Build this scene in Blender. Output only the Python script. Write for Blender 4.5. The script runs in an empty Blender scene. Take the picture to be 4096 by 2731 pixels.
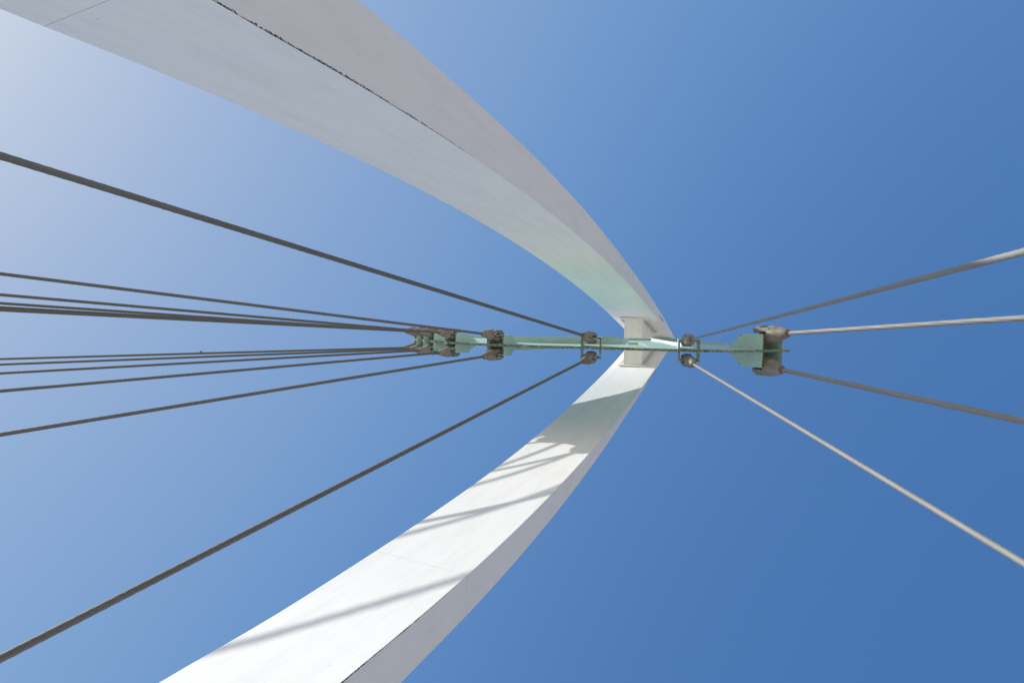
import bpy, bmesh, math, random
from mathutils import Vector, Matrix
random.seed(7)

# ------------------------------------------------------------------ camera, sky, sun, exposure
S = 4.0                       # metres per modelling unit
CAMH = 1.6
TILT = Matrix.Rotation(math.radians(-1.0), 3, 'Y')   # true vertical against the survey frame the bridge was measured in
def D3(x, y, z):              # directions
    return TILT @ Vector((x, y, z))
def W(x, y, z):               # survey units (y from the bridge centre plane) -> metres
    return TILT @ Vector((S*x, S*y, S*z)) + Vector((0, 0, CAMH))

sc = bpy.context.scene
col = sc.collection
cam_d = bpy.data.cameras.new('camera')
cam = bpy.data.objects.new('camera', cam_d)
col.objects.link(cam)
RX = (0.99980006, 0.0199960, 0.0)
RY = (-0.01998258, 0.99912892, 0.03663473)
RZ = (0.00073255, -0.0366274, 0.99932872)
m = Matrix(((RX[0], -RX[1], -RX[2], 0), (RY[0], -RY[1], -RY[2], 0), (RZ[0], -RZ[1], -RZ[2], 0), (0, 0, 0, 1)))
cam.matrix_world = Matrix.Translation((0, -0.16*S, CAMH)) @ TILT.to_4x4() @ m
cam_d.sensor_width = 36.0
cam_d.lens = 36.0*2100/4096
cam_d.clip_end = 20000
cam_d.clip_start = 0.05
sc.camera = cam

SUN_ZEN = math.radians(62.0)
sun_az = Vector((-1710.0, -925.0)).normalized()
sun_az.rotate(Matrix.Rotation(math.radians(2.9), 2))
SUN = D3(sun_az.x*math.sin(SUN_ZEN), sun_az.y*math.sin(SUN_ZEN), math.cos(SUN_ZEN))
w = bpy.data.worlds.new('World'); sc.world = w; w.use_nodes = True
nt = w.node_tree
bg = nt.nodes['Background']; bg.inputs['Strength'].default_value = 0.120
sky = nt.nodes.new('ShaderNodeTexSky')
sky.sky_type = 'NISHITA'; sky.sun_disc = False
# the sky is looked up with heights stretched, which keeps the pale band of a clear dry day low on the horizon
STRETCH = 2.0
tcw = nt.nodes.new('ShaderNodeTexCoord')
vst = nt.nodes.new('ShaderNodeVectorMath'); vst.operation = 'MULTIPLY'; vst.inputs[1].default_value = (1, 1, STRETCH)
vno = nt.nodes.new('ShaderNodeVectorMath'); vno.operation = 'NORMALIZE'
nt.links.new(tcw.outputs['Generated'], vst.inputs[0]); nt.links.new(vst.outputs[0], vno.inputs[0]); nt.links.new(vno.outputs[0], sky.inputs['Vector'])
sun_sky = Vector((SUN.x, SUN.y, SUN.z*STRETCH)).normalized()
sky.sun_elevation = math.asin(sun_sky.z)
sky.sun_rotation = math.atan2(SUN.x, SUN.y)
sky.altitude = 0; sky.air_density = 1.0; sky.dust_density = 0.4; sky.ozone_density = 4.0
# tone response of the photograph's blues, the same for the whole sky
GAIN = 0.213*0.4
sm = nt.nodes.new('ShaderNodeVectorMath'); sm.operation = 'SCALE'; sm.inputs['Scale'].default_value = GAIN
cv = nt.nodes.new('ShaderNodeRGBCurve'); cm = cv.mapping
def setc(k, pts):
    c = cm.curves[k]
    pts = [(x*0.4, y*0.4) for x, y in pts]
    c.points[0].location = pts[0]; c.points[1].location = pts[-1]
    for p in pts[1:-1]: c.points.new(*p)
setc(0, [(0, 0), (.10, .042), (.121, .062), (.14, .087), (.168, .138), (.215, .228), (.45, .49), (1.0, .8), (2.5, 1.2)])
setc(1, [(0, 0), (.18, .14), (.223, .180), (.25, .214), (.293, .296), (.375, .402), (.62, .60), (1.0, .8), (2.5, 1.2)])
setc(2, [(0, 0), (.40, .385), (.458, .442), (.515, .499), (.59, .59), (.735, .675), (1.0, .765), (2.5, 1.2)])
cm.update()
sm2 = nt.nodes.new('ShaderNodeVectorMath'); sm2.operation = 'SCALE'; sm2.inputs['Scale'].default_value = 1/GAIN
nt.links.new(sky.outputs[0], sm.inputs[0]); nt.links.new(sm.outputs[0], cv.inputs['Color'])
nt.links.new(cv.outputs[0], sm2.inputs[0]); nt.links.new(sm2.outputs[0], bg.inputs['Color'])
sd = bpy.data.lights.new('sun', 'SUN'); sd.energy = 2.65; sd.angle = math.radians(0.53); sd.color = (1.0, 0.965, 0.915)
so = bpy.data.objects.new('sun', sd); col.objects.link(so)
so.rotation_euler = SUN.to_track_quat('Z', 'Y').to_euler()
so.location = (0, 0, 60)
sc.view_settings.view_transform = 'Standard'; sc.view_settings.look = 'None'
sc.view_settings.gamma = 1.0; sc.view_settings.exposure = 0.8
try: sc.view_settings.use_curve_mapping = False
except Exception: pass

# ------------------------------------------------------------------ materials
def mat(name):
    mt = bpy.data.materials.new(name); mt.use_nodes = True
    n = mt.node_tree; b = n.nodes['Principled BSDF']
    return mt, n, b
def N(n, t, **kw):
    nd = n.nodes.new(t)
    for k, v in kw.items():
        if k in nd.inputs: nd.inputs[k].default_value = v
        else: setattr(nd, k, v)
    return nd
def ramp(n, stops):
    r = n.nodes.new('ShaderNodeValToRGB')
    while len(r.color_ramp.elements) < len(stops): r.color_ramp.elements.new(0.5)
    for e, (p, c) in zip(r.color_ramp.elements, stops):
        e.position = p; e.color = (c[0], c[1], c[2], 1)
    return r
def mathn(n, op, a, b=None, c=None, clamp=False):
    nd = n.nodes.new('ShaderNodeMath'); nd.operation = op; nd.use_clamp = clamp
    for i, v in enumerate((a, b, c)):
        if v is None: continue
        if isinstance(v, (int, float)): nd.inputs[i].default_value = v
        else: n.links.new(v, nd.inputs[i])
    return nd.outputs[0]
def mixc(n, f, a, b):
    nd = n.nodes.new('ShaderNodeMix'); nd.data_type = 'RGBA'
    for i, v in ((0, f), (6, a), (7, b)):
        if isinstance(v, (int, float)): nd.inputs[i].default_value = v
        elif isinstance(v, tuple): nd.inputs[i].default_value = (*v, 1)
        else: n.links.new(v, nd.inputs[i])
    return nd.outputs[2]

def paint_leg(name, base, edge_gain):
    """white bridge paint: uv.x = metres along the leg, uv.y = metres from the lower corner edge"""
    mt, n, b = mat(name)
    uv = N(n, 'ShaderNodeUVMap'); sep = N(n, 'ShaderNodeSeparateXYZ'); n.links.new(uv.outputs[0], sep.inputs[0])
    u, v = sep.outputs[0], sep.outputs[1]
    # broad faint mottling and streaks along the leg
    mp = N(n, 'ShaderNodeMapping'); n.links.new(uv.outputs[0], mp.inputs[0]); mp.inputs['Scale'].default_value = (0.35, 2.2, 1)
    n1 = N(n, 'ShaderNodeTexNoise', Scale=2.0, Detail=6.0, Roughness=0.6); n.links.new(mp.outputs[0], n1.inputs['Vector'])
    n2 = N(n, 'ShaderNodeTexNoise', Scale=14.0, Detail=5.0, Roughness=0.7); n.links.new(mp.outputs[0], n2.inputs['Vector'])
    s = mathn(n, 'ADD', mathn(n, 'MULTIPLY', n1.outputs[0], 0.6), mathn(n, 'MULTIPLY', n2.outputs[0], 0.4))
    rp = ramp(n, [(0.34, tuple(c*0.92 for c in base)), (0.52, base), (0.7, tuple(min(.86, c*1.03) for c in base))])
    n.links.new(s, rp.inputs[0])
    # sparse small dark specks (droppings, chips)
    mp2 = N(n, 'ShaderNodeMapping'); n.links.new(uv.outputs[0], mp2.inputs[0]); mp2.inputs['Scale'].default_value = (2.2, 6.0, 1)
    vo = N(n, 'ShaderNodeTexVoronoi', Scale=1.6); n.links.new(mp2.outputs[0], vo.inputs['Vector'])
    nsel = N(n, 'ShaderNodeTexNoise', Scale=1.1); n.links.new(mp2.outputs[0], nsel.inputs['Vector'])
    spk = mathn(n, 'MULTIPLY', mathn(n, 'LESS_THAN', vo.outputs['Distance'], 0.045), mathn(n, 'GREATER_THAN', nsel.outputs[0], 0.56))
    c1 = mixc(n, mathn(n, 'MULTIPLY', spk, 0.55), rp.outputs[0], (0.16, 0.15, 0.12))
    # long dried rust/dirt runs
    mp3 = N(n, 'ShaderNodeMapping'); n.links.new(uv.outputs[0], mp3.inputs[0]); mp3.inputs['Scale'].default_value = (0.5, 26.0, 1)
    n3 = N(n, 'ShaderNodeTexNoise', Scale=1.0, Detail=3.0); n.links.new(mp3.outputs[0], n3.inputs['Vector'])
    run = mathn(n, 'MULTIPLY', mathn(n, 'SUBTRACT', n3.outputs[0], 0.60, clamp=True), 0.75)
    c2 = mixc(n, run, c1, (0.42, 0.40, 0.36))
    # corroded corner: flaked paint whose width grows towards the foot of the leg
    heavy = N(n, 'ShaderNodeMapRange', clamp=True)
    n.links.new(u, heavy.inputs[0]); heavy.inputs[1].default_value = 6.6; heavy.inputs[2].default_value = 4.6
    heavy.inputs[3].default_value = 0.0; heavy.inputs[4].default_value = 1.0
    n4 = N(n, 'ShaderNodeTexNoise', Scale=2.3, Detail=8.0, Roughness=0.72); n.links.new(uv.outputs[0], n4.inputs['Vector'])
    mp5 = N(n, 'ShaderNodeMapping'); n.links.new(uv.outputs[0], mp5.inputs[0]); mp5.inputs['Scale'].default_value = (1.0, 0.55, 1)
    n5 = N(n, 'ShaderNodeTexNoise', Scale=34.0, Detail=6.0, Roughness=0.8); n.links.new(mp5.outputs[0], n5.inputs['Vector'])
    wid = mathn(n, 'ADD', 0.0034*edge_gain, mathn(n, 'MULTIPLY', heavy.outputs[0], 0.017*edge_gain))
    wn = mathn(n, 'MULTIPLY', wid, mathn(n, 'MULTIPLY', mathn(n, 'SUBTRACT', mathn(n, 'ADD', n4.outputs[0], n5.outputs[0]), 0.76, clamp=True), 3.3))
    msk = N(n, 'ShaderNodeMapRange', clamp=True); n.links.new(mathn(n, 'SUBTRACT', wn, v), msk.inputs[0])
    msk.inputs[1].default_value = -0.001; msk.inputs[2].default_value = 0.003
    flake = ramp(n, [(0.44, (0.03, 0.028, 0.026)), (0.52, (0.11, 0.10, 0.09)), (0.57, (0.55, 0.53, 0.52))])
    n6 = N(n, 'ShaderNodeTexNoise', Scale=48.0, Detail=4.0, Roughness=0.65); n.links.new(uv.outputs[0], n6.inputs['Vector'])
    n.links.new(n6.outputs[0], flake.inputs[0])
    c3 = mixc(n, msk.outputs[0], c2, flake.outputs[0])
    n.links.new(c3, b.inputs['Base Color'])
    b.inputs['Roughness'].default_value = 0.48; b.inputs['Specular IOR Level'].default_value = 0.35
    bp = N(n, 'ShaderNodeBump', Strength=0.06, Distance=0.02); n.links.new(s, bp.inputs['Height'])
    n.links.new(bp.outputs[0], b.inputs['Normal'])
    return mt

def paint(name, base, rough=0.45, grime=None, amount=0.0, scale=3.0, vary=0.06):
    """painted steel, optional patches of grime / bare weathered metal"""
    mt, n, b = mat(name)
    tc = N(n, 'ShaderNodeTexCoord')
    n1 = N(n, 'ShaderNodeTexNoise', Scale=scale, Detail=6.0, Roughness=0.62); n.links.new(tc.outputs['Object'], n1.inputs['Vector'])
    rp = ramp(n, [(0.3, tuple(c*(1-vary*1.6) for c in base)), (0.55, base), (0.75, tuple(c*(1+vary) for c in base))])
    n.links.new(n1.outputs[0], rp.inputs[0]); c = rp.outputs[0]
    if grime:
        n2 = N(n, 'ShaderNodeTexNoise', Scale=scale*3.2, Detail=8.0, Roughness=0.75); n.links.new(tc.outputs['Object'], n2.inputs['Vector'])
        mr = N(n, 'ShaderNodeMapRange', clamp=True); n.links.new(n2.outputs[0], mr.inputs[0])
        mr.inputs[1].default_value = 0.62 - amount*0.3; mr.inputs[2].default_value = 0.68 - amount*0.22
        c = mixc(n, mr.outputs[0], c, grime)
    n.links.new(c, b.inputs['Base Color'])
    b.inputs['Roughness'].default_value = rough; b.inputs['Specular IOR Level'].default_value = 0.4
    bp = N(n, 'ShaderNodeBump', Strength=0.15, Distance=0.01); n.links.new(n1.outputs[0], bp.inputs['Height']); n.links.new(bp.outputs[0], b.inputs['Normal'])
    return mt

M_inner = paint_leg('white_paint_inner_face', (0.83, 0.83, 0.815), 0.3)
M_side_shaded = paint_leg('white_paint_shaded_side', (0.715, 0.71, 0.73), 1.0)  # same white as the inner face, darkened: side-face shade put into the colour
M_white = paint('white_paint', (0.83, 0.82, 0.77), 0.45, (0.55, 0.52, 0.46), 0.04, 2.0)
M_seam = paint('seam_sealant', (0.42, 0.41, 0.40), 0.7)
M_green = paint('green_paint', (0.355, 0.525, 0.475), 0.42, (0.25, 0.40, 0.35), 0.16, 2.2)
M_edge = paint('weathered_green_edge', (0.24, 0.33, 0.22), 0.6, (0.035, 0.035, 0.03), 0.52, 7.0, 0.2)
M_bolt = paint('bolt_steel', (0.55, 0.56, 0.52), 0.5, (0.2, 0.2, 0.18), 0.3, 20)
M_greenbolt = paint('green_bolt', (0.26, 0.50, 0.42), 0.5, (0.10, 0.16, 0.13), 0.35, 20)

def cast_steel():
    mt, n, b = mat('rusty_cast_steel')
    tc = N(n, 'ShaderNodeTexCoord')
    n1 = N(n, 'ShaderNodeTexNoise', Scale=9.0, Detail=7.0, Roughness=0.65); n.links.new(tc.outputs['Object'], n1.inputs['Vector'])
    n2 = N(n, 'ShaderNodeTexNoise', Scale=3.2, Detail=3.0); n.links.new(tc.outputs['Object'], n2.inputs['Vector'])
    g = ramp(n, [(0.3, (0.17, 0.16, 0.145)), (0.52, (0.23, 0.22, 0.20)), (0.75, (0.33, 0.32, 0.30))]); n.links.new(n1.outputs[0], g.inputs[0])
    rs = N(n, 'ShaderNodeMapRange', clamp=True); n.links.new(n2.outputs[0], rs.inputs[0])
    rs.inputs[1].default_value = 0.46; rs.inputs[2].default_value = 0.66; rs.inputs[4].default_value = 0.6
    c = mixc(n, rs.outputs[0], g.outputs[0], (0.13, 0.085, 0.055))
    n.links.new(c, b.inputs['Base Color']); b.inputs['Roughness'].default_value = 0.62; b.inputs['Metallic'].default_value = 0.15
    bp = N(n, 'ShaderNodeBump', Strength=0.35, Distance=0.012); n.links.new(n1.outputs[0], bp.inputs['Height']); n.links.new(bp.outputs[0], b.inputs['Normal'])
    return mt
M_cast = cast_steel()
M_rustring = paint('rust_ring', (0.17, 0.12, 0.09), 0.75, (0.09, 0.065, 0.05), 0.35, 12)

def strand(name, k):
    mt, n, b = mat(name)
    uv = N(n, 'ShaderNodeUVMap')
    n1 = N(n, 'ShaderNodeTexNoise', Scale=1.5, Detail=5.0); n.links.new(uv.outputs[0], n1.inputs['Vector'])
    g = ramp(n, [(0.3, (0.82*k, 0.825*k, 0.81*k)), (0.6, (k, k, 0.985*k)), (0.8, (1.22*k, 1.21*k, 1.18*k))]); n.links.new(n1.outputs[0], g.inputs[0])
    n.links.new(g.outputs[0], b.inputs['Base Color'])
    b.inputs['Roughness'].default_value = 0.68; b.inputs['Metallic'].default_value = 0.35; b.inputs['Specular IOR Level'].default_value = 0.3
    # individual wires of the lay, as fine relief: uv.x is turns of the helix, uv.y turns round the cable
    sep = N(n, 'ShaderNodeSeparateXYZ'); n.links.new(uv.outputs[0], sep.inputs[0])
    ph = mathn(n, 'SINE', mathn(n, 'MULTIPLY', mathn(n, 'ADD', sep.outputs[0], sep.outputs[1]), 2*math.pi*26))
    bp = N(n, 'ShaderNodeBump', Strength=0.2, Distance=0.003); n.links.new(ph, bp.inputs['Height']); n.links.new(bp.outputs[0], b.inputs['Normal'])
    return mt
M_strand_shaded = strand('main_strand_shaded', 0.15)  # same steel as the back stays, darkened to paint in underside shade
M_strand_sunlit = strand('back_strand_sunlit', 0.29)  # paler copy: sunlight on the back stays put into the base colour
M_concrete = paint('deck_concrete', (0.80, 0.66, 0.50), 0.8, (0.70, 0.58, 0.45), 0.2, 0.6)
M_ground = paint('pale_paving', (0.75, 0.60, 0.44), 0.9, (0.65, 0.52, 0.38), 0.3, 0.05)
M_bird = paint('dark_feathers', (0.035, 0.03, 0.03), 0.7)

# ------------------------------------------------------------------ mesh helpers
def obj(name, bm, mats, parent=None, smooth=False, loc=None):
    bmesh.ops.recalc_face_normals(bm, faces=bm.faces)
    me = bpy.data.meshes.new(name); bm.to_mesh(me); bm.free()
    for mt in (mats if isinstance(mats, (list, tuple)) else [mats]): me.materials.append(mt)
    if smooth:
        for p in me.polygons: p.use_smooth = True
        if name in ('socket', 'body'): me.set_sharp_from_angle(angle=math.radians(24))
    o = bpy.data.objects.new(name, me); col.objects.link(o)
    if parent is not None:
        o.parent = parent
        o.matrix_parent_inverse = parent_world(parent).inverted()
    return o
def parent_world(o):
    mw = o.matrix_basis.copy()
    return (parent_world(o.parent) @ o.matrix_parent_inverse @ mw) if o.parent else mw
def empty(name, loc, label=None, cat=None, group=None):
    o = bpy.data.objects.new(name, None); col.objects.link(o); o.location = loc
    o.empty_display_size = 0.3
    tag(o, label, cat, group); return o
def tag(o, label=None, cat=None, group=None, kind=None):
    if label: o['label'] = label
    if cat: o['category'] = cat
    if group: o['group'] = group
    if kind: o['kind'] = kind
    return o
def add_prism(bm, pts, vec, mi=0):
    """closed prism: polygon pts (Vectors) swept by vec"""
    a = [bm.verts.new(p) for p in pts]; b2 = [bm.verts.new(p + vec) for p in pts]
    fs = [bm.faces.new(a), bm.faces.new(b2[::-1])]
    k = len(a)
    for i in range(k): fs.append(bm.faces.new((a[i], b2[i], b2[(i+1) % k], a[(i+1) % k])))
    for f in fs: f.material_index = mi
    return fs
def add_box(bm, c, ax, ay, az, sx, sy, sz, mi=0):
    """box centred at c with half sizes along unit axes"""
    p = [c + ax*sx*i + ay*sy*j - az*sz for i, j in ((-1, -1), (1, -1), (1, 1), (-1, 1))]
    return add_prism(bm, p, az*2*sz, mi)
def add_cyl(bm, p0, p1, r0, r1=None, seg=16, mi=0, caps=True):
    r1 = r0 if r1 is None else r1
    d = (p1 - p0).normalized(); q = d.orthogonal().normalized(); s = d.cross(q)
    ra, rb = [], []
    for i in range(seg):
        a = 2*math.pi*i/seg; v = q*math.cos(a) + s*math.sin(a)
        ra.append(bm.verts.new(p0 + v*r0)); rb.append(bm.verts.new(p1 + v*r1))
    fs = [bm.faces.new((ra[i], ra[(i+1) % seg], rb[(i+1) % seg], rb[i])) for i in range(seg)]
    if caps: fs += [bm.faces.new(ra[::-1]), bm.faces.new(rb)]
    for f in fs: f.material_index = mi
def interp(tab, x):
    if x <= tab[0][0]:
        s = (tab[1][1]-tab[0][1])/(tab[1][0]-tab[0][0]); return tab[0][1] + s*(x-tab[0][0])*0.35
    for (a, b), (c, d) in zip(tab, tab[1:]):
        if x <= c: break
    i = max(0, min(len(tab)-2, next((k for k in range(len(tab)-1) if x <= tab[k+1][0]), len(tab)-2)))
    x0, y0 = tab[i]; x1, y1 = tab[i+1]
    m0 = (tab[i+1][1]-tab[max(i-1, 0)][1])/(tab[i+1][0]-tab[max(i-1, 0)][0])
    j = min(i+2, len(tab)-1)
    m1 = (tab[j][1]-tab[i][1])/(tab[j][0]-tab[i][0])
    h = x1-x0; t = (x-x0)/h
    return ((2*t**3-3*t*t+1)*y0 + (t**3-2*t*t+t)*h*m0 + (-2*t**3+3*t*t)*y1 + (t**3-t*t)*h*m1)

# ------------------------------------------------------------------ ground and deck (below and behind the camera)
bm = bmesh.new()
bmesh.ops.create_circle(bm, cap_ends=True, radius=4000, segments=96)
g = obj('ground', bm, M_ground); g.location = (0, 0, -5.0); tag(g, kind='structure')
bm = bmesh.new()
add_box(bm, Vector((-25, 0, -0.45)), Vector((1, 0, 0)), Vector((0, 1, 0)), Vector((0, 0, 1)), 75, 7.4, 0.45)
g = obj('bridge_deck', bm, M_concrete); tag(g, kind='structure')

# ------------------------------------------------------------------ leaning arch pylon
PHI = 0.42325628; CC = 0.87598567; W0 = 0.36879941; KW = 0.26064819
NX, NZ = -math.cos(PHI), math.sin(PHI)           # normal of the arch plane (towards the inner-left side)
LX, LZ = math.sin(PHI), math.cos(PHI)            # lean direction
def arch(l, off, y): return W(NX*(CC+off) + LX*l, y, NZ*(CC+off) + LZ*l)
def wid(l): return W0*(1 + KW*max(0.0, l)/5.0)
Eu = [(0.7,-.7136),(1.0,-.7229),(1.3,-.7243),(1.6,-.7195),(1.9,-.7091),(2.2,-.6932),(2.5,-.6721),(2.8,-.6463),(3.1,-.6159),(3.4,-.5815),(3.7,-.5434),(4.0,-.5018),(4.3,-.4573),(4.6,-.41),(4.9,-.3604),(5.2,-.3085),(5.5,-.2546),(5.8,-.1988),(6.1,-.1413),(6.4,-.0821),(6.7,-.0212),(7.0,.0415)]
S1u = [(0.5,-.707),(0.8,-.7203),(1.1,-.7258),(1.4,-.7245),(1.7,-.7171),(2.0,-.7042),(2.3,-.6862),(2.6,-.6635),(2.9,-.6366),(3.2,-.6058),(3.5,-.5713),(3.8,-.5334),(4.1,-.4924),(4.4,-.4484),(4.7,-.4015),(5.0,-.3519),(5.3,-.2996),(5.6,-.2447),(5.9,-.1872),(6.2,-.1272),(6.5,-.0645),(6.8,.0009)]
S2u = [(1.1,-.9194),(1.4,-.9146),(1.7,-.9055),(2.0,-.8905),(2.3,-.8689),(2.6,-.8412),(2.9,-.8078),(3.2,-.7694),(3.5,-.7267),(3.8,-.6804),(4.1,-.631),(4.4,-.5788),(4.7,-.5243),(5.0,-.4675),(5.3,-.4084),(5.6,-.347),(5.9,-.2828),(6.2,-.2155),(6.5,-.1444),(6.8,-.069),(7.08,.0)]
El = [(1.0,.7236),(1.3,.7324),(1.6,.733),(1.9,.7264),(2.2,.7134),(2.5,.695),(2.8,.6716),(3.1,.6439),(3.4,.6124),(3.7,.5773),(4.0,.539),(4.3,.4978),(4.6,.4539),(4.9,.4072),(5.2,.3578),(5.5,.3057),(5.8,.2509),(6.1,.1931),(6.4,.1322),(6.7,.0678),(7.0,-.0002)]
S1l = [(0.8,.7186),(1.1,.73),(1.4,.729),(1.7,.7239),(2.0,.7151),(2.3,.702),(2.6,.684),(2.9,.661),(3.2,.6331),(3.5,.601),(3.8,.5652),(4.1,.5264),(4.4,.4851),(4.7,.4416),(5.0,.396),(5.3,.3484),(5.6,.2982),(5.9,.2447),(6.2,.1869),(6.5,.1234),(6.8,.0525)]
S2l = [(1.3,.8781),(1.6,.8773),(1.9,.8667),(2.2,.848),(2.5,.8219),(2.8,.789),(3.1,.7501),(3.4,.7061),(3.7,.6581),(4.0,.6072),(4.3,.5542),(4.6,.5),(4.9,.4451),(5.2,.3898),(5.5,.3341),(5.8,.2777),(6.1,.22),(6.4,.16),(6.7,.0964),(7.0,.0275),(7.1,.0)]
LTOP = 7.09

pylon = tag(empty('arch_pylon', W(NX*CC + LX*-0.83, 0, -0.4)),
            'white leaning arch of two box legs meeting at a bolted crossbeam', 'pylon')

def leg_segment(tabs, sgn, l0, l1, name):
    """one welded box length of a leg between two seams"""
    tE, tS1, tS2 = tabs
    bm = bmesh.new(); uvl = bm.loops.layers.uv.new('UVMap')
    n = max(3, int((l1-l0)/0.09)); rings = []
    for i in range(n+1):
        l = l0 + (l1-l0)*i/n; wd = wid(l)
        ye, y1, y2 = interp(tE, l), interp(tS1, l), interp(tS2, l)
        if sgn < 0: ye, y1, y2 = min(ye, -.0006), min(y1, -.0006), min(y2, -.0012)
        else: ye, y1, y2 = max(ye, .0006), max(y1, .0006), max(y2, .0012)
        dy = y2 - ye
        rings.append((l, wd, [bm.verts.new(arch(l, 0, ye)), bm.verts.new(arch(l, wd, y1)), bm.verts.new(arch(l, wd, y1+dy)), bm.verts.new(arch(l, 0, y2))], abs(dy)))
    for (la, wa, A, da), (lb, wb, B, db) in zip(rings, rings[1:]):
        for k in range(4):
            k2 = (k+1) % 4
            f = bm.faces.new((A[k], A[k2], B[k2], B[k]))
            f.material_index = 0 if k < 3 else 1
            if k == 0: vals = ((la, 0), (la, wa), (lb, wb), (lb, 0))
            elif k == 3: vals = ((la, da), (la, 0), (lb, 0), (lb, db))
            else: vals = ((la, 3), (la, 4), (lb, 4), (lb, 3))
            for lp, vv in zip(f.loops, vals): lp[uvl].uv = (vv[0]*S + (40 if sgn > 0 else 0)*0, vv[1]*S)
    bm.faces.new(rings[0][2][::-1]); bm.faces.new(rings[-1][2])
    o = obj(name, bm, [M_inner, M_side_shaded])
    return o

def build_leg(tabs, sgn, seams, label):
    lg = bpy.data.objects.new('leg', None); col.objects.link(lg); lg.parent = pylon
    lg.matrix_parent_inverse = parent_world(pylon).inverted(); lg.matrix_basis = Matrix.Translation(arch(-0.83, 0.2, 0.8*sgn))
    lg['label'] = label
    b = [-1.3] + seams + [LTOP]
    for i, (a, c) in enumerate(zip(b, b[1:])):
        o = leg_segment(tabs, sgn, a + (0.0003 if i else 0), c - (0.0003 if i < len(b)-2 else 0), 'box_segment')
        o.parent = lg; o.matrix_parent_inverse = parent_world(lg).inverted()
    return lg
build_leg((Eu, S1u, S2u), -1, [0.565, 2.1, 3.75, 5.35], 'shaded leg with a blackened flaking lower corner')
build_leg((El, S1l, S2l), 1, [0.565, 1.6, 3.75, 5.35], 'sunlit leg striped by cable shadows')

# dark open weld scars on the outward faces below the tip
M_scar = paint('open_weld', (0.06, 0.055, 0.05), 0.9)
for tE, tS2, l0, l1, fr, wdt in ((Eu, S2u, 5.72, 6.0, .50, .006), (Eu, S2u, 5.88, 6.12, .62, .005), (El, S2l, 5.12, 5.62, .74, .005)):
    bm = bmesh.new(); rg = []
    for i in range(9):
        l = l0 + (l1-l0)*i/8; ye, y2 = interp(tE, l), interp(tS2, l); yc = ye + (y2-ye)*fr
        hwd = wdt*(0.25 + math.sin(math.pi*(i+.5)/9))*.5
        rg.append([bm.verts.new(arch(l, .0005, yc-hwd)), bm.verts.new(arch(l, .0005, yc+hwd)), bm.verts.new(arch(l, -.001, yc+hwd)), bm.verts.new(arch(l, -.001, yc-hwd))])
    for A, B in zip(rg, rg[1:]):
        for k in range(4): bm.faces.new((A[k], A[(k+1) % 4], B[(k+1) % 4], B[k]))
    bm.faces.new(rg[0][::-1]); bm.faces.new(rg[-1])
    obj('weld_scar', bm, M_scar, pylon)

# ------------------------------------------------------------------ crossbeam between the legs
def beam_pt(l, off, y): return arch(l, off, y)
bm = bmesh.new()
o0, o1, la, lb = 0.152, 0.342, 5.64, 6.42
pts = []
def ywall(l, sgn):
    return (interp(Eu, l) if sgn < 0 else interp(El, l)) - sgn*0.003
def beam_box(bm, l0, l1, a, b, mi=0):
    n = 6
    for (q0, q1) in ((l0, l1),):
        rings = []
        for i in range(n+1):
            l = q0 + (q1-q0)*i/n
            rings.append([bm.verts.new(beam_pt(l, a, ywall(l, -1))), bm.verts.new(beam_pt(l, b, ywall(l, -1))), bm.verts.new(beam_pt(l, b, ywall(l, 1))), bm.verts.new(beam_pt(l, a, ywall(l, 1)))])
        for A, B in zip(rings, rings[1:]):
            for k in range(4): bm.faces.new((A[k], A[(k+1) % 4], B[(k+1) % 4], B[k])).material_index = mi
        bm.faces.new(rings[0][::-1]); bm.faces.new(rings[-1])
beam_box(bm, la, lb, o0 + .006, o1 - .006)
beam = obj('crossbeam', bm, M_white, pylon)
# thin cover plates that stand a little proud at the two lower corners
for a, b in ((o0, o0 + .012), (o1 - .012, o1)):
    bm = bmesh.new(); beam_box(bm, la - .006, la + .10, a, b)
    obj('corner_strip', bm, M_white, beam)
bolt_bm = bmesh.new()
for sgn in (-1, 1):
    bm = bmesh.new()
    def fl(l, off, h): return arch(l, off, ywall(l, sgn) - sgn*h)
    # collar plate on the leg face round the beam end: three strips
    def strip(l0, l1, a, b):
        n = 6; rings = []
        for i in range(n+1):
            l = l0 + (l1-l0)*i/n
            rings.append([bm.verts.new(fl(l, a, -0.002)), bm.verts.new(fl(l, b, -0.002)), bm.verts.new(fl(l, b, .011)), bm.verts.new(fl(l, a, .011))])
        for A, B in zip(rings, rings[1:]):
            for k in range(4): bm.faces.new((A[k], A[(k+1) % 4], B[(k+1) % 4], B[k]))
        bm.faces.new(rings[0][::-1]); bm.faces.new(rings[-1])
    strip(la - .03, la - .001, o0 - .045, o1 + .055)
    strip(la, lb - .02, o0 - .045, o0 - .001)
    strip(la, lb - .02, o1 + .001, o1 + .055)
    obj('flange_plate', bm, M_white, beam)
    for i in range(20):
        l = la + .02 + (lb - la - .07)*i/19
        for off in (o0 - .018, o0 - .034, o1 + .02, o1 + .038):
            add_cyl(bolt_bm, fl(l, off, .011), fl(l, off, .021), .0052*S, seg=6)
tag(obj('bolt_rows', bolt_bm, M_bolt, beam), kind='stuff')

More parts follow.
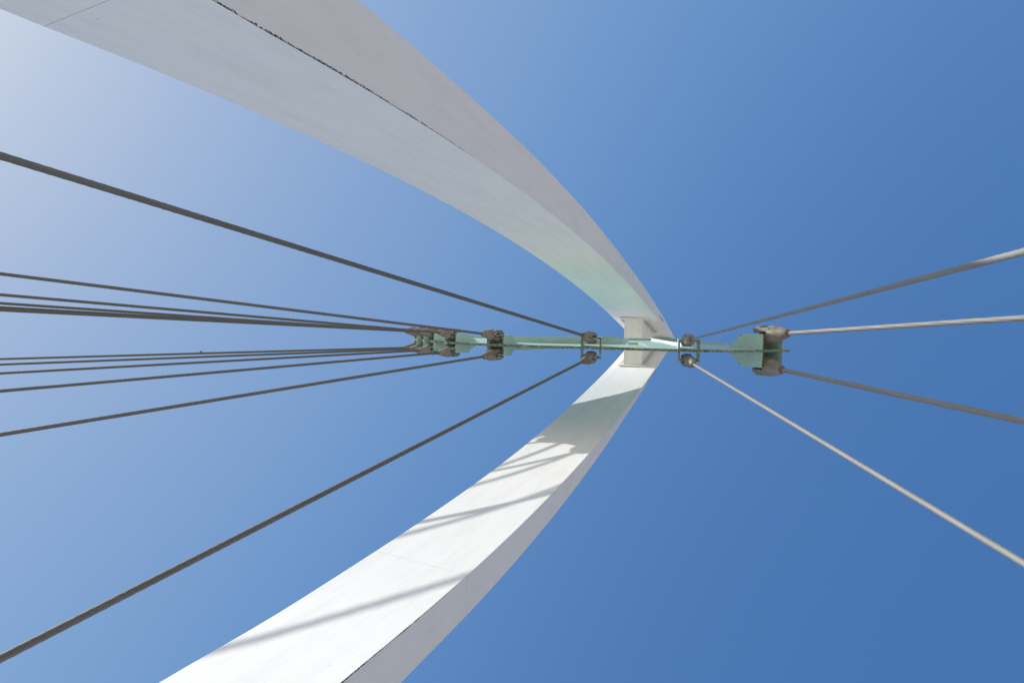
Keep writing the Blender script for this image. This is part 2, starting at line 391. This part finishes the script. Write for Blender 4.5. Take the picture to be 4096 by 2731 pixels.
# ------------------------------------------------------------------ green cable anchor fin in the centre plane
fin = tag(empty('cable_anchor_fin', W(1.15, 0, 3.384)), 'green steel fin plate under the crossbeam with cable anchor boxes along its edge', 'anchor plate')
HT = 0.0086      # half thickness of the web
cols = [((-.84,4.47),(-.74,4.60)), ((-.78,4.33),(-.62,4.68)), ((-.70,4.18),(-.52,4.73)), ((-.62,4.05),(-.42,4.78)), ((-.47,3.88),(-.24,4.87)), ((-.3,3.74),(-.1,4.92)),
        ((-.108,3.622),(.05,4.98)), ((.03,3.57),(.17,5.02)), ((.18,3.53),(.3,5.07)), ((.32,3.513),(.44,5.13)), ((.468,3.503),(.58,5.19)), ((.62,3.475),(.76,5.26)), ((.72,3.452),(.92,5.32)), ((.81,3.432),(1.07,5.37)),
        'N', ((.811,3.432),(1.084,5.07)), ((.84,3.425),(1.113,5.07)), ((.865,3.42),(1.142,5.07)), ((.89,3.415),(1.17,5.07)), ((.92,3.41),(1.2,5.07)),
        ((1.04,3.39),(1.28,5.07)), ((1.15,3.384),(1.36,5.07)),
        'N', ((1.151,3.384),(1.375,5.30)), ((1.3,3.39),(1.47,5.08)), ((1.42,3.42),(1.55,4.80)), ((1.52,3.455),(1.62,4.55)), ((1.65,3.51),(1.72,4.2)), ((1.803,3.595),(1.83,3.90)), ((1.942,3.665),(1.94,3.70))]
hole_top = {15: .545, 16: .60, 17: .615, 18: .615, 19: .56}
bm = bmesh.new()
def fin_pt(c, fr, y):
    (x0, z0), (x1, z1) = c; return W(x0+(x1-x0)*fr, y, z0+(z1-z0)*fr)
EDGE = 0.02
def patch(a, b, fa, fb, mi, ends=(True, True)):
    """solid piece of web between two columns and two fractions per column"""
    V = [[bm.verts.new(fin_pt(c, f, y)) for c, f in ((a, fa[0]), (b, fb[0]), (b, fb[1]), (a, fa[1]))] for y in (-HT, HT)]
    bm.faces.new(V[0]).material_index = mi; bm.faces.new(V[1][::-1]).material_index = mi
    for k in range(4):
        bm.faces.new((V[0][k], V[1][k], V[1][(k+1) % 4], V[0][(k+1) % 4])).material_index = 1 if k == 0 and fa[0] == 0 else mi
ci = [i for i in range(len(cols)) if cols[i] != 'N']
for i in range(len(cols)-1):
    if cols[i] == 'N' or cols[i+1] == 'N': continue
    a, b = cols[i], cols[i+1]
    if i in hole_top and i+1 in hole_top:
        patch(a, b, (0, .17), (0, .17), 0); patch(a, b, (hole_top[i], 1), (hole_top[i+1], 1), 0)
    else: patch(a, b, (0, 1), (0, 1), 0)
bmesh.ops.remove_doubles(bm, verts=bm.verts, dist=0.0005)
# drop internal faces between neighbouring patches
seen = {}
for f in bm.faces:
    key = tuple(sorted((round(f.calc_center_median()[k], 3) for k in range(3)), key=lambda q: q))
dup = {}
for f in bm.faces:
    key = tuple(sorted(v.index for v in f.verts)); 
bm.verts.index_update()
for f in list(bm.faces):
    key = tuple(sorted(v.index for v in f.verts)); dup.setdefault(key, []).append(f)
kill = [f for fs in dup.values() if len(fs) > 1 for f in fs]
bmesh.ops.delete(bm, geom=kill, context='FACES_ONLY')
web = obj('web_plate', bm, [M_green, M_edge], fin)

def ribbon(path, hw, th, name, parent, mts, yc=0.0, taper=None):
    """flat bar following a path of (x,z) in the centre plane, hw = half width across, th = thickness"""
    bm = bmesh.new(); rings = []
    for i, (x, z) in enumerate(path):
        x0, z0 = path[max(i-1, 0)]; x1, z1 = path[min(i+1, len(path)-1)]
        d = math.hypot(x1-x0, z1-z0); nx, nz = -(z1-z0)/d, (x1-x0)/d
        h = hw*(taper[i] if taper else 1)
        rings.append([bm.verts.new(W(x, yc-h, z)), bm.verts.new(W(x, yc+h, z)), bm.verts.new(W(x+nx*th, yc+h, z+nz*th)), bm.verts.new(W(x+nx*th, yc-h, z+nz*th))])
    for A, B in zip(rings, rings[1:]):
        for k in range(4): bm.faces.new((A[k], A[(k+1) % 4], B[(k+1) % 4], B[k]))
    bm.faces.new(rings[0][::-1]); bm.faces.new(rings[-1])
    return obj(name, bm, mts, parent)
topL = [c[1] for c in cols[0:14]]; topR = [c[1] for c in cols[23:-2]]
fl1 = ribbon([(x, z+.001) for x, z in topL], .026, .010, 'top_flange', fin, M_green)
fl2 = ribbon([(x, z+.001) for x, z in topR], .026, .010, 'top_flange', fin, M_green)
ribbon([(1.09, 5.058), (1.13, 5.058), (1.36, 5.058)], .03, .009, 'notch_flange', fin, M_green)
# wide lower flange on the left arm, rising towards the crossbeam, and the flange down the right side of the opening
lowp = [(-.02, 3.99), (.1, 3.955), (.25, 3.93), (.45, 3.92), (.62, 3.93), (.76, 4.0), (.88, 4.17), (.98, 4.42)]
def flange_side(path, sg, hw, th, name, taper, mt=M_green):
    bm = bmesh.new(); rings = []
    for i, (x, z) in enumerate(path):
        x0, z0 = path[max(i-1, 0)]; x1, z1 = path[min(i+1, len(path)-1)]
        d = math.hypot(x1-x0, z1-z0); nx, nz = -(z1-z0)/d, (x1-x0)/d
        yo = sg*(HT - .0012 + hw*taper[i])
        rings.append([bm.verts.new(W(x, sg*(HT-.0012), z)), bm.verts.new(W(x, yo, z)), bm.verts.new(W(x+nx*th, yo, z+nz*th)), bm.verts.new(W(x+nx*th, sg*(HT-.0012), z+nz*th))])
    for A, B in zip(rings, rings[1:]):
        for k in range(4): bm.faces.new((A[k], A[(k+1) % 4], B[(k+1) % 4], B[k]))
    bm.faces.new(rings[0][::-1]); bm.faces.new(rings[-1])
    return obj(name, bm, mt, fin)
flange_side(lowp, -1, .046, .006, 'lower_flange', [.75, .95, 1, 1, 1, .98, .9, .8])
flange_side(lowp, 1, .046, .006, 'lower_flange', [.95, .85, .6, .45, .45, .6, .8, .8])
opn = [(1.325, 5.0), (1.31, 4.7), (1.27, 4.3), (1.23, 3.95), (1.205, 3.74)]
for sg in (-1, 1): flange_side(opn, sg, .024, .008, 'opening_flange', [1, 1, 1, 1.1, 1.1], M_white)
# splice plates and bolts where the flanges meet the crossbeam
bm = bmesh.new()
def bolts_along(path, n, hw):
    for i in range(n):
        t = i/(n-1)*(len(path)-1); k = min(int(t), len(path)-2); fr = t-k
        x = path[k][0]+(path[k+1][0]-path[k][0])*fr; z = path[k][1]+(path[k+1][1]-path[k][1])*fr
        dx, dz = path[k+1][0]-path[k][0], path[k+1][1]-path[k][1]; d = math.hypot(dx, dz); nx, nz = -dz/d, dx/d
        for y in (-hw, -hw*.5, hw*.5, hw):
            add_cyl(bm, W(x, y, z), W(x-nx*.012, y, z-nz*.012), .006*S, seg=6)
bolts_along([(.76, 5.26), (.92, 5.32), (1.07, 5.37)], 9, .024)
bolts_along([(1.375, 5.30), (1.47, 5.08), (1.55, 4.80)], 11, .024)
tag(obj('splice_bolts', bm, M_greenbolt, fl1), kind='stuff')
ribbon([(.76, 5.247), (.92, 5.307), (1.07, 5.357)], .034, .009, 'splice_plate', fl1, M_green)
ribbon([(1.385, 5.305), (1.48, 5.085), (1.56, 4.805)], .034, .009, 'splice_plate', fl2, M_green)

# ------------------------------------------------------------------ anchor boxes and stay cables
ANCHORS = [
  ('A1',(.5274,3.4935),(.9835,-.1808),(-.1808,-.9835),1.0,.0717,(.5338,3.5279),(-1.2039,-.5242,1.24),(-1.0354,.5486,1.05),.0195),
  ('A2',(-.1123,3.6242),(.8928,-.4504),(-.4504,-.8928),1.0,.0717,(-.0966,3.6554),(-2.4457,-.3416,2.51),(-2.0564,.3339,2.1),.018),
  ('A3',(-.4486,3.8601),(.7383,-.6745),(-.6745,-.7383),1.0,.0717,(-.425,3.8859),(-2.6227,-.2481,2.69),(-2.5425,.2334,2.6),.017),
  ('A4',(-.6237,4.0551),(.5856,-.8106),(-.8106,-.5856),1.0,.0717,(-.5954,4.0756),(-2.799,-.2076,2.87),(-3.1275,.2146,3.2),.017),
  ('A5',(-.7193,4.2078),(.4784,-.8781),(-.8781,-.4784),1.0,.0717,(-.6886,4.2245),(-2.8091,-.1846,2.88),(-3.3807,.1865,3.46),.017),
  ('A6',(-.8002,4.3757),(.3969,-.9178),(-.9178,-.3969),1.0,.0717,(-.7681,4.3896),(-3.0239,-.1704,3.1),(-3.556,.1665,3.64),.017),
  ('C1',(1.1428,3.384),(.966,-.259),(-.259,-.966),1.0,.0717,(1.1428,3.419),(.7724,-.2821,.8),(1.1987,.375,1.2),.0155),
  ('C2',(1.7567,3.5709),(.8869,.462),(.462,-.8869),1.6,.1133,(1.7309,3.6206),(2.2368,-.2232,2.3),(2.0162,.1887,2.05),.028),
]
YV = Vector((0, 1, 0))
def anchor_box(ctr, T, Nn, k, hy, tight, closed):
    P = W(ctr[0], 0, ctr[1]); t = D3(T[0], 0, T[1]); n = D3(Nn[0], 0, Nn[1])
    hw = (.0615 if k < 1.3 else .098)*tight*S; th = .006*S
    if k > 1.3: P = P + t*.018*S
    H = (.20 if k < 1.3 else .27)*S; hy *= S
    # the two cross plates, each with a stepped tail that dies into the web
    prof = [(0.006*S, HT*S), (0.006*S, hy), (-.60*H, hy), (-.60*H, hy*.84), (-.68*H, hy*.82), (-.68*H, hy*.70), (-.82*H, hy*.46), (-.95*H, hy*.30), (-H, HT*S)]
    bx = bpy.data.objects.new('anchor_box', None); col.objects.link(bx); bx.parent = fin
    bx.matrix_parent_inverse = parent_world(fin).inverted(); bx.matrix_basis = Matrix.Translation(P)
    for sx in (-1, 1):
        for sy in (-1, 1):
            b1 = bmesh.new()
            pts = [P + t*(sx*hw - th) + n*a + YV*(sy*b) for a, b in prof]
            fs = add_prism(b1, pts, t*2*th, 0)
            fs[2].material_index = 1
            obj('side_plate', b1, [M_green, M_edge], bx)
    for sy in (-1, 1):
        b2 = bmesh.new(); tp = .0066*S*(1 if k < 1.3 else 1.9)
        add_box(b2, P + YV*sy*(hy - tp - .0002*S) + n*(-.053*k*S), t, YV, n, hw - th - .004, tp, .053*k*S + .002*S)
        fsn = max(b2.faces, key=lambda f: f.calc_center_median().dot(n)); fsn.material_index = 1
        obj('pin_plate', b2, [M_green, M_edge], bx)
        if closed:
            b3 = bmesh.new()
            add_box(b3, P + YV*sy*(HT*S + hy*.92)/2 + n*(-.122*k*S), t, YV, n, hw - th - .004, (hy*.92 - HT*S)/2 - .004, .005*S)
            obj('end_plate', b3, M_green, bx)
    return bx
tights = {'A4': .85, 'A5': .72, 'A6': .72, 'A3': .95}
for nm, ctr, T, Nn, k, hy, pin, fu, fl_, dia in ANCHORS:
    anchor_box(ctr, T, Nn, k, hy, tights.get(nm, 1.0), nm not in ('A1', 'C1'))

def loft(bm, rings, mi=0, closed=True):
    V = [[bm.verts.new(p) for p in r] for r in rings]
    n = len(V[0])
    for A, B in zip(V, V[1:]):
        for i in range(n): bm.faces.new((A[i], A[(i+1) % n], B[(i+1) % n], B[i])).material_index = mi
    if closed: bm.faces.new(V[0][::-1]).material_index = mi; bm.faces.new(V[-1]).material_index = mi

def cable(nm, pin, hy, far, k, dia, label, group, phase):
    sy = -1 if far[1] < 0 else 1
    P = W(pin[0], sy*(hy - .0068), pin[1]); F = W(*far)
    d = (F - P).normalized()
    c = tag(empty('stay_cable', P, label, 'cable', group))
    yv = (YV - d*YV.dot(d)).normalized(); xv = yv.cross(d)
    u = S*k
    # strand: lobed rope section twisted along its length, down to the deck edge
    t_end = (0.02 - P.z)/d.z; L = t_end
    bm = bmesh.new(); uvl = bm.loops.layers.uv.new('UVMap')
    lob = 6 if k > 1.3 else 12; seg = lob*6 if lob == 6 else lob*3
    amp = .075 if lob == 6 else .02
    r0 = dia*S/2; pitch = (26 if lob == 6 else 13)*dia*S; st = .112*u
    dens = pitch/ (11 if lob == 6 else 9)
    n = int(min(900, max(60, (L-st)/dens))); prev = None
    # nearer rings denser near the anchor and the visible part; long tails use coarser rings
    for i in range(n+1):
        s = st + (L-st)*i/n
        ring = []
        tw = 2*math.pi*s/pitch + phase
        for j in range(seg):
            a = 2*math.pi*j/seg
            rr = r0*(1 - amp + amp*abs(math.cos((a)*lob/2))*1.4)
            ring.append(bm.verts.new(P + d*s + (xv*math.cos(a+tw) + yv*math.sin(a+tw))*rr))
        if prev:
            for j in range(seg):
                j2 = (j+1) % seg
                f = bm.faces.new((prev[j], prev[j2], ring[j2], ring[j])); f.smooth = True
                for lp, vv in zip(f.loops, ((s0, j), (s0, j+1), (s, j+1), (s, j))): lp[uvl].uv = (0.0*vv[0]/pitch, vv[1]/seg)
        prev = ring; s0 = s
    st_o = obj('strand', bm, M_strand_shaded if nm[0] == 'A' else M_strand_sunlit, c, smooth=True)
    # open spelter socket: basket, two fork arms, pin
    bm = bmesh.new(); rings = []
    segs = 20
    for s, rx, ry in ((.038, .024, .031), (.042, .031, .0385), (.062, .0325, .0385), (.066, .0315, .0365), (.104, .0235, .0245), (.108, .0235, .0235), (.122, .0195, .0195), (.125, .0175, .0175)):
        rings.append([P + d*s*u + (xv*math.cos(2*math.pi*j/segs)*rx + yv*math.sin(2*math.pi*j/segs)*ry)*u for j in range(segs)])
    loft(bm, rings)
    sk = obj('socket', bm, M_cast, c, smooth=True)
    # fork arms straddle the pin plate
    for ss in (-1, 1):
        bm = bmesh.new(); prof = []
        for q in range(9):
            a = math.pi/2 + math.pi*q/8
            prof.append((math.cos(a)*.035 - .006, math.sin(a)*.035))
        prof += [(.030, -.030), (.058, -.030), (.058, .030), (.030, .030)]
        pts = [P + d*a*u + xv*b*u + yv*ss*(.0125*u) for a, b in prof]
        add_prism(bm, pts, yv*ss*.0165*u)
        arm = obj('fork_arm', bm, M_cast, sk)
        md = arm.modifiers.new('b', 'BEVEL'); md.width = .008; md.segments = 2; md.limit_method = 'ANGLE'
    bm = bmesh.new()
    add_cyl(bm, P - yv*.036*u, P + yv*.036*u, .015*u, seg=18)
    for ss in (-1, 1): add_cyl(bm, P + yv*ss*.0292*u, P + yv*ss*.038*u, .026*u, seg=18)
    obj('pin', bm, M_cast, sk)
    bm = bmesh.new()
    add_cyl(bm, P + d*.1205*u, P + d*.131*u, .0172*u, max(.0120*u, r0*1.25), seg=20)
    obj('collar', bm, M_rustring, sk)
    return c, P, d
LAB = {
 ('A1',-1):'dark cable nearest below the shaded upper leg, running to the box left of the crossbeam',
 ('A1',1):'dark diagonal cable from the bottom left corner to the box left of the crossbeam',
 ('A2',-1):'second cable below the shaded leg, topmost of the upper left bunch',
 ('A2',1):'lowest of the lower left cable bunch, just above the long diagonal cable',
 ('A3',-1):'second cable from the top of the upper left bunch',
 ('A3',1):'second cable from the bottom of the lower left bunch',
 ('A4',-1):'third cable from the top of the tight upper left bunch',
 ('A4',1):'third cable from the bottom of the lower left bunch',
 ('A5',-1):'second lowest cable of the tight upper left bunch',
 ('A5',1):'cable directly under the one the bird sits on',
 ('A6',-1):'lowest cable of the tight upper left bunch, overlapping its neighbour',
 ('A6',1):'cable with the small dark bird perched on it, topmost of the lower left bunch',
 ('C1',-1):'dark cable climbing to the right edge from the box just right of the arch tip',
 ('C1',1):'pale sunlit cable slanting down to the lower right from the box by the arch tip',
 ('C2',-1):'thick pale sunlit rope from the largest box at the far right end',
 ('C2',1):'thick dark rope running down to the right from the largest end box',
}
bird_at = None
for i, (nm, ctr, T, Nn, k, hy, pin, fu, fl_, dia) in enumerate(ANCHORS):
    for far in (fu, fl_):
        sy = -1 if far[1] < 0 else 1
        grp = 'main stay cables fanning to the left' if nm[0] == 'A' else 'back stay cables running to the right'
        dd = {('C1', -1): .0124, ('C1', 1): .0178, ('A1', 1): .0185}.get((nm, sy), dia)
        c, P, d = cable(nm, pin, hy, far, k, dd, LAB[(nm, sy)], grp, i*1.3+sy)
        if (nm, sy) == ('A6', 1): bird_at = (P, d, dia*S/2)

# ------------------------------------------------------------------ bird on the cable
P, d, r = bird_at
# the point of the cable where the bird sits
best = None
for q in range(2000):
    s = 4 + q*0.01; X = P + d*s
    q_ = TILT.inverted() @ (X - Vector((0, 0, CAMH))); ux = q_.x/q_.z
    e = abs(ux - (-0.598))
    if best is None or e < best[0]: best = (e, s)
B0 = P + d*best[1]
up = Vector((0, 0, 1)); up = (up - d*up.dot(d)).normalized()
sd_ = d.cross(up).normalized()
if sd_.y > 0: sd_ = -sd_
root = tag(empty('bird', B0 + up*r, 'small dark bird perched alone on a cable at the left', 'bird'))
bm = bmesh.new()
ax = (up*.80 - d*.35 + sd_*.28).normalized()     # leaning body
fw = (sd_ - ax*sd_.dot(ax)).normalized(); lt = ax.cross(fw)
BS = .58
base = B0 + up*(r + .012)
prof = [(-.09, .006, 0), (-.05, .016, -.006), (0, .032, 0), (.04, .044, .006), (.085, .047, .010), (.12, .038, .014), (.14, .026, .02), (.16, .029, .026), (.18, .028, .03), (.197, .016, .032)]
rings = [[base + (ax*(h+.05) + fw*o + (fw*math.cos(2*math.pi*j/12)*rr*1.1 + lt*math.sin(2*math.pi*j/12)*rr))*BS for j in range(12)] for h, rr, o in prof]
loft(bm, rings)
obj('body', bm, M_bird, root, smooth=True)
bm = bmesh.new(); hp = base + (ax*.222 + fw*.055)*BS
add_cyl(bm, hp, hp + fw*.035*BS, .008*BS, .001, seg=8); obj('beak', bm, M_bird, root)
for q in (-1, 1):
    bm = bmesh.new()
    pts = [base + (ax*h + lt*q*.040 + fw*f)*BS for h, f in ((.16, .03), (.12, -.03), (0, -.035), (-.06, -.015), (.04, .02))]
    add_prism(bm, pts, lt*q*.010*BS); obj('wing', bm, M_bird, root)
    bm = bmesh.new(); add_cyl(bm, base + (ax*.045 + lt*q*.016)*BS, B0 + up*r*.9 + lt*q*.016*BS, .003, seg=6); obj('leg', bm, M_bird, root)
bm = bmesh.new()
pts = [base + (lt*s_*.012 - fw*.01)*BS for s_ in (-1, 1)] + [base + (ax*-.11 + lt*s_*.022 - fw*.03)*BS for s_ in (1, -1)]
add_prism(bm, pts, fw*.008*BS); obj('tail', bm, M_bird, root)
